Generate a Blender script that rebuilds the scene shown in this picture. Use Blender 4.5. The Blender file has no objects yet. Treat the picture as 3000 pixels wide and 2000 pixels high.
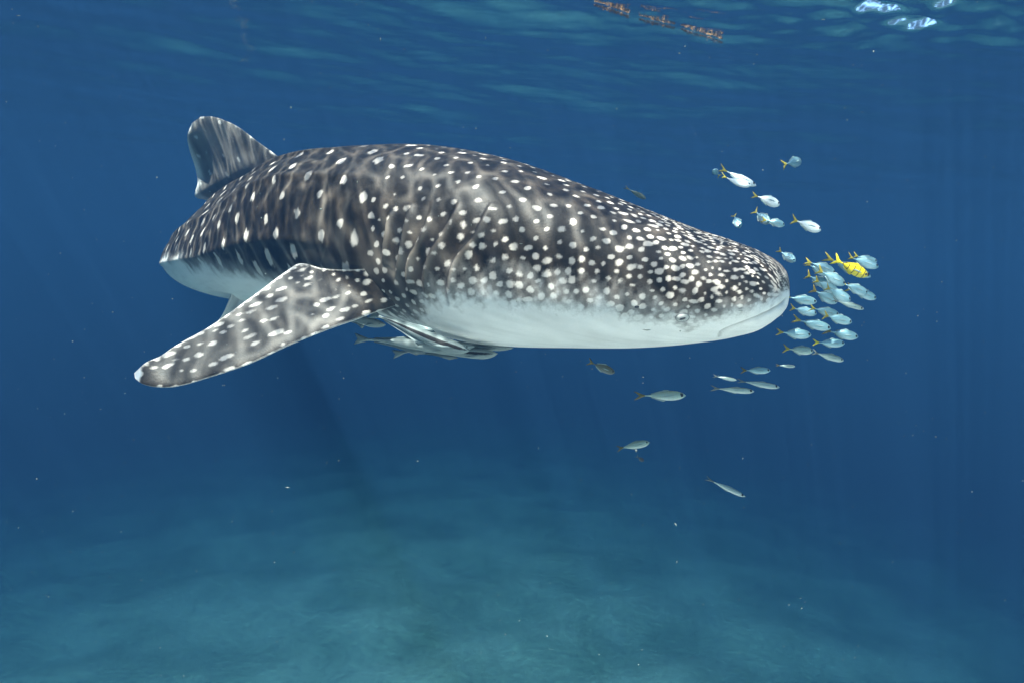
import bpy, math, random
import numpy as np
from mathutils import Vector, Matrix

# ---------------------------------------------------------------- camera, world, sun, exposure
scene = bpy.context.scene
COL = scene.collection
R = math.radians
F = 1788.0                                    # focal length in pixels of a 3000 px wide frame
cam_data = bpy.data.cameras.new("camera")
cam_data.sensor_width = 36.0
cam_data.lens = 36.0 * F / 3000.0
cam_data.clip_start = 0.02
cam_data.clip_end = 400.0
cam = bpy.data.objects.new("camera", cam_data)
CAM_ROT = Matrix.Rotation(R(85.0), 4, 'X') @ Matrix.Rotation(R(3.5), 4, 'Z')
cam.matrix_world = CAM_ROT
COL.objects.link(cam)
scene.camera = cam

SUN_EL, SUN_AZ = 63.0, 228.0                  # azimuth: compass-like, 0 = +Y (away from camera), 180 = behind the camera
sun_to = Vector((math.sin(R(SUN_AZ)) * math.cos(R(SUN_EL)), math.cos(R(SUN_AZ)) * math.cos(R(SUN_EL)), math.sin(R(SUN_EL))))
world = bpy.data.worlds.new("World")
scene.world = world
world.use_nodes = True
wn, wl = world.node_tree.nodes, world.node_tree.links
sky = wn.new("ShaderNodeTexSky")
sky.sky_type = 'NISHITA'
sky.sun_disc = False
sky.sun_elevation = R(SUN_EL)
sky.sun_rotation = R(SUN_AZ)
wn["Background"].inputs["Strength"].default_value = 0.15
wl.new(sky.outputs["Color"], wn["Background"].inputs["Color"])

sun_data = bpy.data.lights.new("sun", 'SUN')
sun_data.energy = 5.0
sun_data.angle = R(0.6)
sun_data.color = (1.0, 0.90, 0.79)
sun = bpy.data.objects.new("sun", sun_data)
sun.rotation_euler = (-sun_to).to_track_quat('-Z', 'Y').to_euler()
COL.objects.link(sun)

scene.view_settings.view_transform = 'Standard'
scene.view_settings.look = 'None'
scene.view_settings.gamma = 1.0
scene.view_settings.exposure = 3.03
scene.cycles.volume_bounces = 0
scene.cycles.max_bounces = 8
scene.cycles.transparent_max_bounces = 8
scene.cycles.use_denoising = True
scene.cycles.sample_clamp_indirect = 4.0

rng = np.random.default_rng(7)
random.seed(7)
CR = np.array(CAM_ROT.to_3x3())


def at(px, py, Y):
    """World point on the ray of photo pixel (px, py) at world depth Y."""
    d = CR @ np.array([(px - 1500.0) / F, -(py - 1000.0) / F, -1.0])
    return d * (Y / d[1])


def proj(P):
    q = np.asarray(P) @ CR
    return 1500.0 + F * q[..., 0] / -q[..., 2], 1000.0 - F * q[..., 1] / -q[..., 2]


# ---------------------------------------------------------------- helpers
def smooth(a, b, x):
    t = np.clip((x - a) / (b - a), 0, 1)
    return t * t * (3 - 2 * t)


def spline(t, pts, q):
    """Catmull-Rom-like cubic through (t, pts) evaluated at q, tangents limited (PCHIP-ish)."""
    t = np.asarray(t, float); pts = np.asarray(pts, float); q = np.asarray(q, float)
    one = pts.ndim == 1
    if one: pts = pts[:, None]
    h = np.diff(t)[:, None]
    d = np.diff(pts, axis=0) / h
    m = np.empty_like(pts)
    m[0], m[-1] = d[0], d[-1]
    m[1:-1] = (d[:-1] * h[1:] + d[1:] * h[:-1]) / (h[1:] + h[:-1])
    k = np.clip(np.searchsorted(t, q, side='right') - 1, 0, len(t) - 2)
    hh = h[k]; u = ((q - t[k]) / hh[:, 0])[:, None]
    r = ((2*u**3 - 3*u**2 + 1) * pts[k] + (u**3 - 2*u**2 + u) * hh * m[k] + (-2*u**3 + 3*u**2) * pts[k+1] + (u**3 - u**2) * hh * m[k+1])
    return r[:, 0] if one else r


def wob(P, freq, seed, n=7):
    """Cheap smooth noise in about -1..1 from a sum of sines of position."""
    g = np.random.default_rng(seed)
    out = np.zeros(P.shape[:-1])
    for _ in range(n):
        k = g.normal(size=3); k *= freq * g.uniform(0.6, 1.6) / np.linalg.norm(k)
        out += np.sin(P @ k * 6.2832 + g.uniform(0, 6.28))
    return out / math.sqrt(n / 2.0) / 1.6


def mesh_object(name, verts, faces, mat, parent=None, smooth_shade=True, pat=None):
    me = bpy.data.meshes.new(name)
    me.from_pydata(np.asarray(verts).tolist() if isinstance(verts, np.ndarray) else verts, [], faces.tolist() if isinstance(faces, np.ndarray) else faces)
    if smooth_shade:
        me.polygons.foreach_set("use_smooth", [True] * len(me.polygons))
    if pat is not None:
        a = me.attributes.new("pattern", 'FLOAT_COLOR', 'POINT')
        a.data.foreach_set("color", np.asarray(pat, np.float32).ravel())
    me.materials.append(mat)
    me.update()
    o = bpy.data.objects.new(name, me)
    COL.objects.link(o)
    if parent is not None:
        o.parent = parent
        o.matrix_parent_inverse = parent.matrix_world.inverted()
    return o


def empty(name, loc):
    o = bpy.data.objects.new(name, None)
    o.empty_display_size = 0.05
    o.location = loc
    COL.objects.link(o)
    o.matrix_world = Matrix.Translation(loc)
    return o


def tag(o, label=None, cat=None, group=None, kind=None):
    if label: o["label"] = label
    if cat: o["category"] = cat
    if group: o["group"] = group
    if kind: o["kind"] = kind
    return o


def grid_faces(n, m, wrap=False):
    """Quads of an n x m vertex grid, wrapping round in m."""
    i = np.arange(n - 1)[:, None]
    j = np.arange(m if wrap else m - 1)[None, :]
    a = i * m + j; b = i * m + (j + 1) % m
    return np.stack([a, b, b + m, a + m], -1).reshape(-1, 4)


def new_mat(name):
    m = bpy.data.materials.new(name)
    m.use_nodes = True
    return m, m.node_tree.nodes, m.node_tree.links, m.node_tree.nodes["Principled BSDF"]


def plain(name, rgb, rough=0.5, metallic=0.0, noise=0.15, scale=30.0, spec=0.4, bump=0.0):
    """Principled material with a little procedural variation of the colour."""
    m, n, l, b = new_mat(name)
    t = n.new("ShaderNodeTexNoise"); t.inputs["Scale"].default_value = scale; t.inputs["Detail"].default_value = 4
    tc = n.new("ShaderNodeTexCoord"); l.new(tc.outputs["Object"], t.inputs["Vector"])
    r = n.new("ShaderNodeMapRange"); r.inputs[3].default_value = 1 - noise; r.inputs[4].default_value = 1 + noise
    l.new(t.outputs["Fac"], r.inputs[0])
    x = n.new("ShaderNodeVectorMath"); x.operation = 'SCALE'; x.inputs[0].default_value = rgb
    l.new(r.outputs[0], x.inputs["Scale"]); l.new(x.outputs[0], b.inputs["Base Color"])
    b.inputs["Roughness"].default_value = rough; b.inputs["Metallic"].default_value = metallic
    b.inputs["Specular IOR Level"].default_value = spec
    if bump:
        bp = n.new("ShaderNodeBump"); bp.inputs["Strength"].default_value = bump; bp.inputs["Distance"].default_value = 0.01
        l.new(t.outputs["Fac"], bp.inputs["Height"]); l.new(bp.outputs[0], b.inputs["Normal"])
    return m


# ---------------------------------------------------------------- the setting: water surface, seabed, water haze
SURF_Z, BED_Z, HALF = 2.3, -12.0, 100.0


def stretched(n, centre, half, near):
    """n coordinates over centre +- half, packed with spacing about near round the centre."""
    k = np.linspace(-1, 1, n)
    a = 1.0
    for _ in range(60):
        a = math.asinh(half * 2 / (n * near) * a) if a else 1.0
        a = min(max(a, 0.1), 9.0)
    return centre + half * np.sinh(a * k) / math.sinh(a)


# water surface: real ripples, seen from below
nx, ny = 560, 620
gx = stretched(nx, 1.5, HALF, 0.03); gy = stretched(ny, 5.5, HALF, 0.025)
X, Y = np.meshgrid(gx, gy)
Z = np.zeros_like(X)
dx = np.gradient(gx)[None, :] * np.ones_like(X); dy = np.gradient(gy)[:, None] * np.ones_like(X)
cell = np.maximum(dx, dy)
wr = np.random.default_rng(11)
for k in range(90):
    lam = 0.10 * (26.0 ** wr.uniform(0, 1))
    ang = wr.normal(R(105), R(24))                       # travel direction; crests lie across it
    slope = 0.015 * wr.uniform(0.5, 1.2)
    amp = slope * lam / 6.2832
    fade = smooth(2.2, 4.5, lam / cell)
    ph = (X * math.cos(ang) + Y * math.sin(ang)) * 6.2832 / lam + wr.uniform(0, 6.28)
    ph = ph + 0.8 * np.sin(X * 1.1 + k) * np.sin(Y * 0.9 + 2 * k)
    Z += amp * fade * (np.sin(ph) + 0.25 * np.sin(2 * ph))
# a patch of steeper chop overhead, where the sky shows through
patch = np.exp(-((X - 3.05) / 1.5) ** 2 - ((Y - 4.75) / 0.8) ** 2)
for k in range(26):
    lam = wr.uniform(0.12, 0.42); ang = wr.normal(R(100), R(22))
    ph = (X * math.cos(ang) + Y * math.sin(ang)) * 6.2832 / lam + wr.uniform(0, 6.28) + 0.7 * np.sin(X * 3 + k)
    Z += patch * 0.120 * lam / 6.2832 * np.sin(ph)
SURF = (gx, gy, Z)


def surf_z(x, y):
    i = int(np.clip(np.searchsorted(gy, y), 1, ny - 1)); j = int(np.clip(np.searchsorted(gx, x), 1, nx - 1))
    return SURF_Z + Z[i, j]


wm, n, l, b = new_mat("water_surface")
n.remove(b)
tc = n.new("ShaderNodeTexCoord")
nz = n.new("ShaderNodeTexNoise"); nz.inputs["Scale"].default_value = 16; nz.inputs["Detail"].default_value = 3
mp = n.new("ShaderNodeMapping"); mp.inputs["Scale"].default_value = (0.45, 1.0, 1.0); mp.inputs["Rotation"].default_value = (0, 0, R(14))
l.new(tc.outputs["Object"], mp.inputs["Vector"]); l.new(mp.outputs[0], nz.inputs["Vector"])
bp = n.new("ShaderNodeBump"); bp.inputs["Strength"].default_value = 0.35; bp.inputs["Distance"].default_value = 0.010
l.new(nz.outputs["Fac"], bp.inputs["Height"])
fr = n.new("ShaderNodeFresnel"); fr.inputs["IOR"].default_value = 1.333; l.new(bp.outputs[0], fr.inputs["Normal"])
gl = n.new("ShaderNodeBsdfGlossy"); gl.inputs["Roughness"].default_value = 0.03; l.new(bp.outputs[0], gl.inputs["Normal"])
gl.inputs["Color"].default_value = (0.97, 0.98, 0.98, 1)
tr = n.new("ShaderNodeBsdfTransparent")
# caustics painted into the transparency: a cell pattern passes more sun along bright filaments
warp = n.new("ShaderNodeTexNoise"); warp.inputs["Scale"].default_value = 2.6; warp.inputs["Detail"].default_value = 3
l.new(tc.outputs["Object"], warp.inputs["Vector"])
wv = n.new("ShaderNodeVectorMath"); wv.operation = 'MULTIPLY_ADD'; wv.inputs[1].default_value = (0.30, 0.30, 0.0)
ms = n.new("ShaderNodeMapping"); ms.inputs["Scale"].default_value = (1.15, 0.62, 1.0); l.new(tc.outputs["Object"], ms.inputs["Vector"])
l.new(warp.outputs["Color"], wv.inputs[0]); l.new(ms.outputs[0], wv.inputs[2])
fil = None
for sc_, w_ in ((8.2, 0.21), (15.0, 0.24)):
    vo = n.new("ShaderNodeTexVoronoi"); vo.feature = 'DISTANCE_TO_EDGE'; vo.inputs["Scale"].default_value = sc_
    vo.voronoi_dimensions = '2D'
    l.new(wv.outputs[0], vo.inputs["Vector"])
    mr = n.new("ShaderNodeMapRange")
    mr.inputs[1].default_value = 0.0; mr.inputs[2].default_value = w_; mr.inputs[3].default_value = 1.0; mr.inputs[4].default_value = 0.0
    l.new(vo.outputs["Distance"], mr.inputs[0])
    pw = n.new("ShaderNodeMath"); pw.operation = 'POWER'; pw.inputs[1].default_value = 2.1; l.new(mr.outputs[0], pw.inputs[0])
    if fil is None:
        fil = pw.outputs[0]
    else:
        mx = n.new("ShaderNodeMath"); mx.operation = 'MULTIPLY_ADD'; mx.inputs[1].default_value = 0.45
        l.new(pw.outputs[0], mx.inputs[0]); l.new(fil, mx.inputs[2]); fil = mx.outputs[0]
big = n.new("ShaderNodeTexNoise"); big.inputs["Scale"].default_value = 5.0; big.inputs["Detail"].default_value = 2
l.new(tc.outputs["Object"], big.inputs["Vector"])
bm_ = n.new("ShaderNodeMapRange"); bm_.inputs[1].default_value = 0.35; bm_.inputs[2].default_value = 0.7; bm_.inputs[3].default_value = 0.75; bm_.inputs[4].default_value = 1.1
l.new(big.outputs["Fac"], bm_.inputs[0])
ml = n.new("ShaderNodeMath"); ml.operation = 'MULTIPLY'; l.new(fil, ml.inputs[0]); l.new(bm_.outputs[0], ml.inputs[1])
lv = n.new("ShaderNodeMapRange"); lv.inputs[1].default_value = 0.0; lv.inputs[2].default_value = 1.0; lv.inputs[3].default_value = 0.10; lv.inputs[4].default_value = 1.0
l.new(ml.outputs[0], lv.inputs[0]); l.new(lv.outputs[0], tr.inputs["Color"])
mix = n.new("ShaderNodeMixShader")
l.new(fr.outputs[0], mix.inputs[0]); l.new(tr.outputs[0], mix.inputs[1]); l.new(gl.outputs[0], mix.inputs[2])
l.new(mix.outputs[0], n["Material Output"].inputs["Surface"])
V = np.stack([X, Y, Z + SURF_Z], -1).reshape(-1, 3)
tag(mesh_object("water_surface", V, grid_faces(ny, nx), wm), kind="structure", label="rippled underside of the sea surface overhead")

# seabed: pale sand with darker rubble patches, falling away to the sides
nx2, ny2 = 330, 330
hx = stretched(nx2, 0.0, HALF, 0.09); hy = stretched(ny2, 9.0, HALF, 0.09)
X2, Y2 = np.meshgrid(hx, hy)
P2 = np.stack([X2, Y2, 0 * X2], -1)
lump = wob(P2, 0.22, 3); fine = wob(P2, 0.8, 4, 9); tiny = wob(P2, 2.3, 5, 9)
Z2 = BED_Z + 0.20 * lump + 0.02 * fine
Z2 -= 0.05 * np.maximum(np.abs(X2 + 0.5) - 3.0, 0) ** 1.25 + 0.0016 * np.maximum(Y2 - 10, 0) ** 1.7
Z2 = np.maximum(Z2, -20)
shoal = -1.58 - 0.98 * np.maximum(Y2 - 2.05, 0) - 1.2 * np.maximum(-0.35 - X2, 0) + 0.05 * lump      # unseen sand shelf by the camera, added to bounce light onto the belly
Z2 = np.maximum(Z2, shoal)
sm, n, l, b = new_mat("seabed")
tc = n.new("ShaderNodeTexCoord")
n1 = n.new("ShaderNodeTexNoise"); n1.inputs["Scale"].default_value = 0.30; n1.inputs["Detail"].default_value = 3; n1.inputs["Roughness"].default_value = 0.5
n2 = n.new("ShaderNodeTexNoise"); n2.inputs["Scale"].default_value = 7.0; n2.inputs["Detail"].default_value = 6
l.new(tc.outputs["Object"], n1.inputs["Vector"]); l.new(tc.outputs["Object"], n2.inputs["Vector"])
rp = n.new("ShaderNodeValToRGB")
e = rp.color_ramp.elements
e[0].position = 0.38; e[0].color = (0.36, 0.43, 0.31, 1)
e[1].position = 0.62; e[1].color = (0.58, 0.63, 0.49, 1)
l.new(n1.outputs["Fac"], rp.inputs[0])
mm = n.new("ShaderNodeMix"); mm.data_type = 'RGBA'; mm.blend_type = 'MULTIPLY'; mm.inputs[0].default_value = 0.06
l.new(rp.outputs[0], mm.inputs[6]); l.new(n2.outputs["Fac"], mm.inputs[7])
ga = n.new("ShaderNodeVectorMath"); ga.operation = 'SCALE'; ga.inputs["Scale"].default_value = 1.55
l.new(mm.outputs[2], ga.inputs[0])
sz = n.new("ShaderNodeSeparateXYZ"); l.new(tc.outputs["Object"], sz.inputs[0])           # bright white on the added bounce shelf, rubble and algae in the deep
dm = n.new("ShaderNodeMapRange"); dm.inputs[1].default_value = -8.0; dm.inputs[2].default_value = -3.5; l.new(sz.outputs[2], dm.inputs[0])
sh = n.new("ShaderNodeMix"); sh.data_type = 'RGBA'; l.new(dm.outputs[0], sh.inputs[0]); l.new(ga.outputs[0], sh.inputs[6]); sh.inputs[7].default_value = (0.80, 0.77, 0.70, 1)
l.new(sh.outputs[2], b.inputs["Base Color"])
b.inputs["Roughness"].default_value = 0.95
bp = n.new("ShaderNodeBump"); bp.inputs["Distance"].default_value = 0.02; l.new(n2.outputs["Fac"], bp.inputs["Height"]); l.new(bp.outputs[0], b.inputs["Normal"])
tag(mesh_object("seabed", np.stack([X2, Y2, Z2], -1).reshape(-1, 3), grid_faces(ny2, nx2), sm), kind="structure", label="pale sandy seabed with darker rubble patches far below")

# the sea water itself: one closed box of even haze
hm = bpy.data.materials.new("sea_haze"); hm.use_nodes = True
n, l = hm.node_tree.nodes, hm.node_tree.links
n.remove(n["Principled BSDF"])
pv = n.new("ShaderNodeVolumePrincipled")
pv.inputs["Density"].default_value = 0.12
pv.inputs["Color"].default_value = (0.0172, 0.0552, 0.1310, 1)
pv.inputs["Absorption Color"].default_value = (0.0003, 0.0899, 0.1546, 1)
pv.inputs["Anisotropy"].default_value = 0.0
l.new(pv.outputs[0], n["Material Output"].inputs["Volume"])
bx0, bx1, bz0, bz1 = -105.0, 105.0, -24.0, SURF_Z + 0.5
hv = [(x, y, z) for z in (bz0, bz1) for y in (bx0, bx1 + 8) for x in (bx0, bx1)]
hf = [(0, 2, 3, 1), (4, 5, 7, 6), (0, 1, 5, 4), (1, 3, 7, 5), (3, 2, 6, 7), (2, 0, 4, 6)]
tag(mesh_object("haze", hv, hf, hm, smooth_shade=False), kind="stuff", label="blue sea water fading everything with distance")

# ---------------------------------------------------------------- shark skin material
skin, n, l, b = new_mat("shark_skin")
at_ = n.new("ShaderNodeAttribute"); at_.attribute_name = "pattern"
sp = n.new("ShaderNodeSeparateColor"); l.new(at_.outputs["Color"], sp.inputs[0])
tc = n.new("ShaderNodeTexCoord")
na = n.new("ShaderNodeTexNoise"); na.inputs["Scale"].default_value = 14; na.inputs["Detail"].default_value = 6; na.inputs["Roughness"].default_value = 0.65
nb = n.new("ShaderNodeTexNoise"); nb.inputs["Scale"].default_value = 150; nb.inputs["Detail"].default_value = 4
l.new(tc.outputs["Object"], na.inputs["Vector"]); l.new(tc.outputs["Object"], nb.inputs["Vector"])
dk = n.new("ShaderNodeValToRGB"); e = dk.color_ramp.elements
e[0].position = 0.42; e[0].color = (0.0086, 0.0068, 0.0056, 1)
e[1].position = 0.74; e[1].color = (0.050, 0.037, 0.028, 1)
l.new(na.outputs["Fac"], dk.inputs[0])


def mixc(fac, a, c2):
    m = n.new("ShaderNodeMix"); m.data_type = 'RGBA'
    if isinstance(fac, float): m.inputs[0].default_value = fac
    else: l.new(fac, m.inputs[0])
    for s, v in ((6, a), (7, c2)):
        if isinstance(v, tuple): m.inputs[s].default_value = v
        else: l.new(v, m.inputs[s])
    return m.outputs[2]


def math2(op, a, c2):
    m = n.new("ShaderNodeMath"); m.operation = op
    for k, v in ((0, a), (1, c2)):
        if isinstance(v, float): m.inputs[k].default_value = v
        else: l.new(v, m.inputs[k])
    return m.outputs[0]


# fine grain breaks up the spot edges
grain = math2('MULTIPLY', math2('SUBTRACT', nb.outputs["Fac"], 0.5), 0.55)
edge = n.new("ShaderNodeMapRange"); edge.interpolation_type = 'SMOOTHSTEP'; edge.inputs[1].default_value = 0.10; edge.inputs[2].default_value = 0.85
l.new(math2('ADD', sp.outputs[0], grain), edge.inputs[0])
c = mixc(at_.outputs["Alpha"], dk.outputs[0], (0.165, 0.140, 0.118, 1))
bl = n.new("ShaderNodeMapRange"); bl.interpolation_type = 'SMOOTHSTEP'; bl.interpolation_type = 'LINEAR'; bl.inputs[1].default_value = 0.05; bl.inputs[2].default_value = 0.95
l.new(math2('ADD', sp.outputs[1], math2('MULTIPLY', grain, 0.5)), bl.inputs[0])
white = mixc(nb.outputs["Fac"], (0.76, 0.735, 0.715, 1), (0.88, 0.855, 0.83, 1))
half1 = math2('MINIMUM', math2('MULTIPLY', bl.outputs[0], 2.0), 1.0)
half2 = math2('MAXIMUM', math2('SUBTRACT', math2('MULTIPLY', bl.outputs[0], 2.0), 1.0), 0.0)
c = mixc(half1, c, (0.24, 0.22, 0.205, 1))
c = mixc(half2, c, white)
c = mixc(edge.outputs[0], c, mixc(bl.outputs[0], (0.46, 0.41, 0.37, 1), (0.80, 0.785, 0.765, 1)))
c = mixc(sp.outputs[2], c, (0.008, 0.008, 0.009, 1))
l.new(c, b.inputs["Base Color"])
b.inputs["Roughness"].default_value = 0.52
b.inputs["Specular IOR Level"].default_value = 0.25
bp = n.new("ShaderNodeBump"); bp.inputs["Strength"].default_value = 0.25; bp.inputs["Distance"].default_value = 0.004
l.new(nb.outputs["Fac"], bp.inputs["Height"]); l.new(bp.outputs[0], b.inputs["Normal"])

# ---------------------------------------------------------------- whale shark body
# stations from tail to snout: photo column, back line, belly line, distance, half width, boundary of the pale belly (fraction of height)
ST = [
    (700, 668, 706, 8.2, 0.05, 0.70),
    (702, 664, 724, 7.7, 0.10, 0.70),
    (698, 660, 756, 7.1, 0.18, 0.70),
    (676, 652, 802, 6.3, 0.28, 0.70),
    (652, 640, 836, 5.5, 0.37, 0.70),
    (658, 596, 862, 4.75, 0.43, 0.70),
    (730, 522, 882, 4.15, 0.45, 0.72),
    (854, 465, 894, 3.65, 0.47, 0.78),
    (1000, 444, 905, 3.28, 0.48, 0.84),
    (1150, 434, 922, 3.02, 0.49, 0.97),
    (1300, 435, 964, 2.85, 0.50, 0.96),
    (1410, 450, 998, 2.74, 0.50, 0.88),
    (1500, 471, 1009, 2.66, 0.50, 0.79),
    (1700, 541, 1014, 2.55, 0.49, 0.74),
    (1900, 618, 1012, 2.46, 0.47, 0.76),
    (2040, 671, 1000, 2.395, 0.45, 0.77),
    (2160, 711, 981, 2.335, 0.42, 0.74),
    (2240, 744, 955, 2.298, 0.37, 0.70),
    (2275, 764, 932, 2.281, 0.31, 0.66),
    (2297, 787, 912, 2.270, 0.23, 0.62),
    (2307, 805, 894, 2.265, 0.15, 0.60),
    (2312, 830, 870, 2.2625, 0.06, 0.60),
]
ST = np.array(ST, float)
top = np.array([at(r[0], r[1], r[3]) for r in ST]); bot = np.array([at(r[0], r[2], r[3]) for r in ST])
cen = (top + bot) / 2
arc = np.concatenate([[0], np.cumsum(np.linalg.norm(np.diff(cen, axis=0), axis=1))])
SL = arc[-1]
# rings: fine at the head, coarser at the tail
ss = [0.0]
while ss[-1] < SL:
    f_ = ss[-1] / SL
    st = 0.018 if f_ < 0.35 else 0.010 if f_ < 0.55 else 0.0065
    if SL - ss[-1] < 0.10: st = 0.003
    ss.append(ss[-1] + st)
ss = np.array(ss); ss[-1] = SL
NS, NT = len(ss), 400
C = spline(arc, cen, ss)
Hh = spline(arc, np.linalg.norm(top - bot, axis=1), ss)
Wd = np.maximum(spline(arc, ST[:, 4], ss), 0.01)
FB = spline(arc, ST[:, 5], ss)
U = spline(arc, (top - bot) / np.linalg.norm(top - bot, axis=1)[:, None], ss); U /= np.linalg.norm(U, axis=1)[:, None]
T = np.gradient(C, ss, axis=0)
for _ in range(6): T[1:-1] = (T[:-2] + 2 * T[1:-1] + T[2:]) / 4
T -= (T * U).sum(1)[:, None] * U; T /= np.linalg.norm(T, axis=1)[:, None]
S = np.cross(T, U)                                       # towards the shark's right flank, the one in view
th = np.linspace(0, 2 * math.pi, NT, endpoint=False)
head = smooth(SL - 1.9, SL - 0.9, ss)                    # 1 on the head
tailw = 1 - smooth(SL - 3.1, SL - 2.0, ss)               # 1 towards the tail
WL = 0.5 + 0.06 * head + 0.14 * tailw                    # level of the widest point, from the top
ct, st_ = np.cos(th)[None, :], np.sin(th)[None, :]
n_up, n_dn = 2.15 + 0.25 * head - 0.78 * tailw, 2.15 + 0.25 * head - 0.15 * tailw   # the trunk is peaked like a roof towards the tail
ex = 2.0 / np.where(ct > 0, n_up[:, None], n_dn[:, None])
cz = np.sign(ct) * np.abs(ct) ** ex; sy = np.sign(st_) * np.abs(st_) ** ex
zo = np.where(cz > 0, cz * (Hh * WL)[:, None], cz * (Hh * (1 - WL))[:, None])
zc = (Hh * (0.5 - WL))[:, None]
yo = sy * Wd[:, None]
# long ridges along the back and flanks, behind the gills
rear = (1 - smooth(SL - 2.2, SL - 1.35, ss))[:, None] * smooth(0.0, 0.6, ss)[:, None]
rid = np.zeros((NS, NT))
tt = np.minimum(th, 2 * math.pi - th)[None, :]
for t0, w0, a0 in ((0.0, 0.16, 0.035), (0.55, 0.05, 0.034), (1.05, 0.06, 0.030), (1.72, 0.08, 0.032)):
    rid += a0 * np.exp(-((tt - t0) / w0) ** 2)
k_ = 1 + rid * rear
P = C[:, None, :] + U[:, None, :] * (zo * k_ + zc)[..., None] + S[:, None, :] * (yo * k_)[..., None]
FR = 0.5 - (zo + zc) / Hh[:, None]                       # 0 at the back line, 1 at the belly
nearside = (th > 0) & (th < math.pi)


def normals(P):
    a = np.gradient(P, axis=0); b_ = (np.roll(P, -1, 1) - np.roll(P, 1, 1))
    nn = np.cross(b_, a); nn /= np.maximum(np.linalg.norm(nn, axis=-1, keepdims=True), 1e-9)
    out = P - C[:, None, :]
    nn *= np.sign((nn * out).sum(-1, keepdims=True) + 1e-12)
    return nn


NN = normals(P)
PX, PY = proj(P)
front = (NN * -P).sum(-1) > 0


def on_skin(px, py):
    """Grid place (ring, column) of the skin where the photo shows (px, py)."""
    d = (PX - px) ** 2 + (PY - py) ** 2 + (~front) * 1e9
    return np.unravel_index(np.argmin(d), d.shape)


def skin_line(pts, n=40):
    pts = np.array(pts, float)
    q = np.linspace(0, len(pts) - 1, n)
    ln = np.array([P[on_skin(x, y)] for x, y in spline(np.arange(len(pts)), pts, q)])
    for _ in range(5): ln[1:-1] = (ln[:-2] + 2 * ln[1:-1] + ln[2:]) / 4
    return ln


def near_line(line, reach):
    """Distance of every skin vertex to a polyline in space, signed + towards the snout; big beyond reach."""
    dist = np.full((NS, NT), 9.0); along = np.zeros((NS, NT))
    lo, hi = line.min(0) - reach, line.max(0) + reach
    m = ((P > lo) & (P < hi)).all(-1)
    q = P[m]
    best = np.full(len(q), 9.0); sg = np.zeros(len(q)); al = np.zeros(len(q))
    ii = np.nonzero(m)[0]
    for k in range(len(line) - 1):
        a, d = line[k], line[k + 1] - line[k]
        L2 = d @ d + 1e-12
        u = np.clip((q - a) @ d / L2, 0, 1)
        v = q - (a + u[:, None] * d)
        r = np.linalg.norm(v, axis=1)
        better = r < best
        best[better] = r[better]
        sg[better] = ((v * T[ii]).sum(1))[better]
        al[better] = ((k + u) / (len(line) - 1))[better]
    dist[m] = best
    sign = np.ones((NS, NT)); sign[m] = np.where(sg >= 0, 1, -1)
    along[m] = al
    return dist, sign, along


line_dark = np.zeros((NS, NT)); push = np.zeros((NS, NT)); gill_pale = np.zeros((NS, NT))
GILLS = [
    [(1440, 590), (1418, 628), (1399, 675), (1365, 722), (1335, 756), (1318, 799), (1311, 850), (1317, 899)],
    [(1345, 590), (1322, 640), (1298, 684), (1270, 728), (1250, 773), (1239, 820), (1246, 872)],
    [(1265, 590), (1252, 650), (1228, 706), (1203, 755), (1192, 807), (1196, 858)],
    [(1200, 600), (1188, 660), (1172, 743), (1155, 812)],
    [(1140, 620), (1130, 690), (1118, 770)],
]
for g in GILLS:
    d, sg, al = near_line(skin_line(g), 0.12)
    ends = np.clip(np.sin(al * math.pi), 0, 1) ** 0.5
    x = d * sg                                              # + ahead of the slit: each flap overlaps the next
    lip = 0.5 * (1 + np.tanh(x / 0.005))
    push += (0.022 * lip * np.exp(-np.abs(x) / 0.045) - 0.010 * (1 - lip) * np.exp(-np.abs(x) / 0.02)) * ends * (d < 0.3)
    line_dark = np.maximum(line_dark, 0.96 * np.exp(-((x + 0.004) / 0.008) ** 2) * ends)
    gill_pale = np.maximum(gill_pale, 0.55 * np.exp(-((x - 0.014) / 0.012) ** 2) * ends)
MOUTH = [(2107, 986), (2112, 976), (2135, 962), (2180, 945), (2225, 928), (2262, 910), (2290, 893), (2303, 880)]
d, sg, al = near_line(skin_line(MOUTH, 50), 0.08)
push -= 0.009 * np.exp(-(d / 0.010) ** 2) * smooth(0, 0.08, al)
line_dark = np.maximum(line_dark, 0.50 * np.exp(-(d / 0.006) ** 2))
mouth_d = d
P = P + NN * push[..., None]

# ---- markings
spot = np.zeros((NS, NT)); stripe = np.zeros((NS, NT))
from_snout = SL - ss
n_a = wob(P, 3.0, 21); n_b = wob(P, 9.0, 22); n_c = wob(P, 26.0, 23, 9)


def add_spot(i0, j0, a, b_, val, tilt=0.0):
    wi = int(max(a, b_) * 2.2 / 0.0065) + 2
    i_lo, i_hi = max(0, i0 - wi), min(NS, i0 + wi + 1)
    girth = 2 * math.pi * max(0.05, (Wd[i0] + Hh[i0] / 2) / 2) / NT
    wj = int(max(a, b_) * 2.4 / girth) + 3
    js = np.arange(j0 - wj, j0 + wj + 1) % NT
    Q = P[i_lo:i_hi][:, js] - P[i0, j0]
    t = T[i0]; s = np.cross(NN[i0, j0], t); s /= np.linalg.norm(s)
    du, dw = Q @ t, Q @ s
    if tilt:
        c_, s_ = math.cos(tilt), math.sin(tilt); du, dw = du * c_ + dw * s_, -du * s_ + dw * c_
    r = np.sqrt((du / a) ** 2 + (dw / b_) ** 2) + 0.22 * n_c[i_lo:i_hi][:, js] + 0.10 * n_b[i_lo:i_hi][:, js]
    v = val * (1 - smooth(0.55, 1.45, r))
    sub = spot[i_lo:i_hi][:, js]
    spot[i_lo:i_hi, js] = np.maximum(sub, v)


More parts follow.
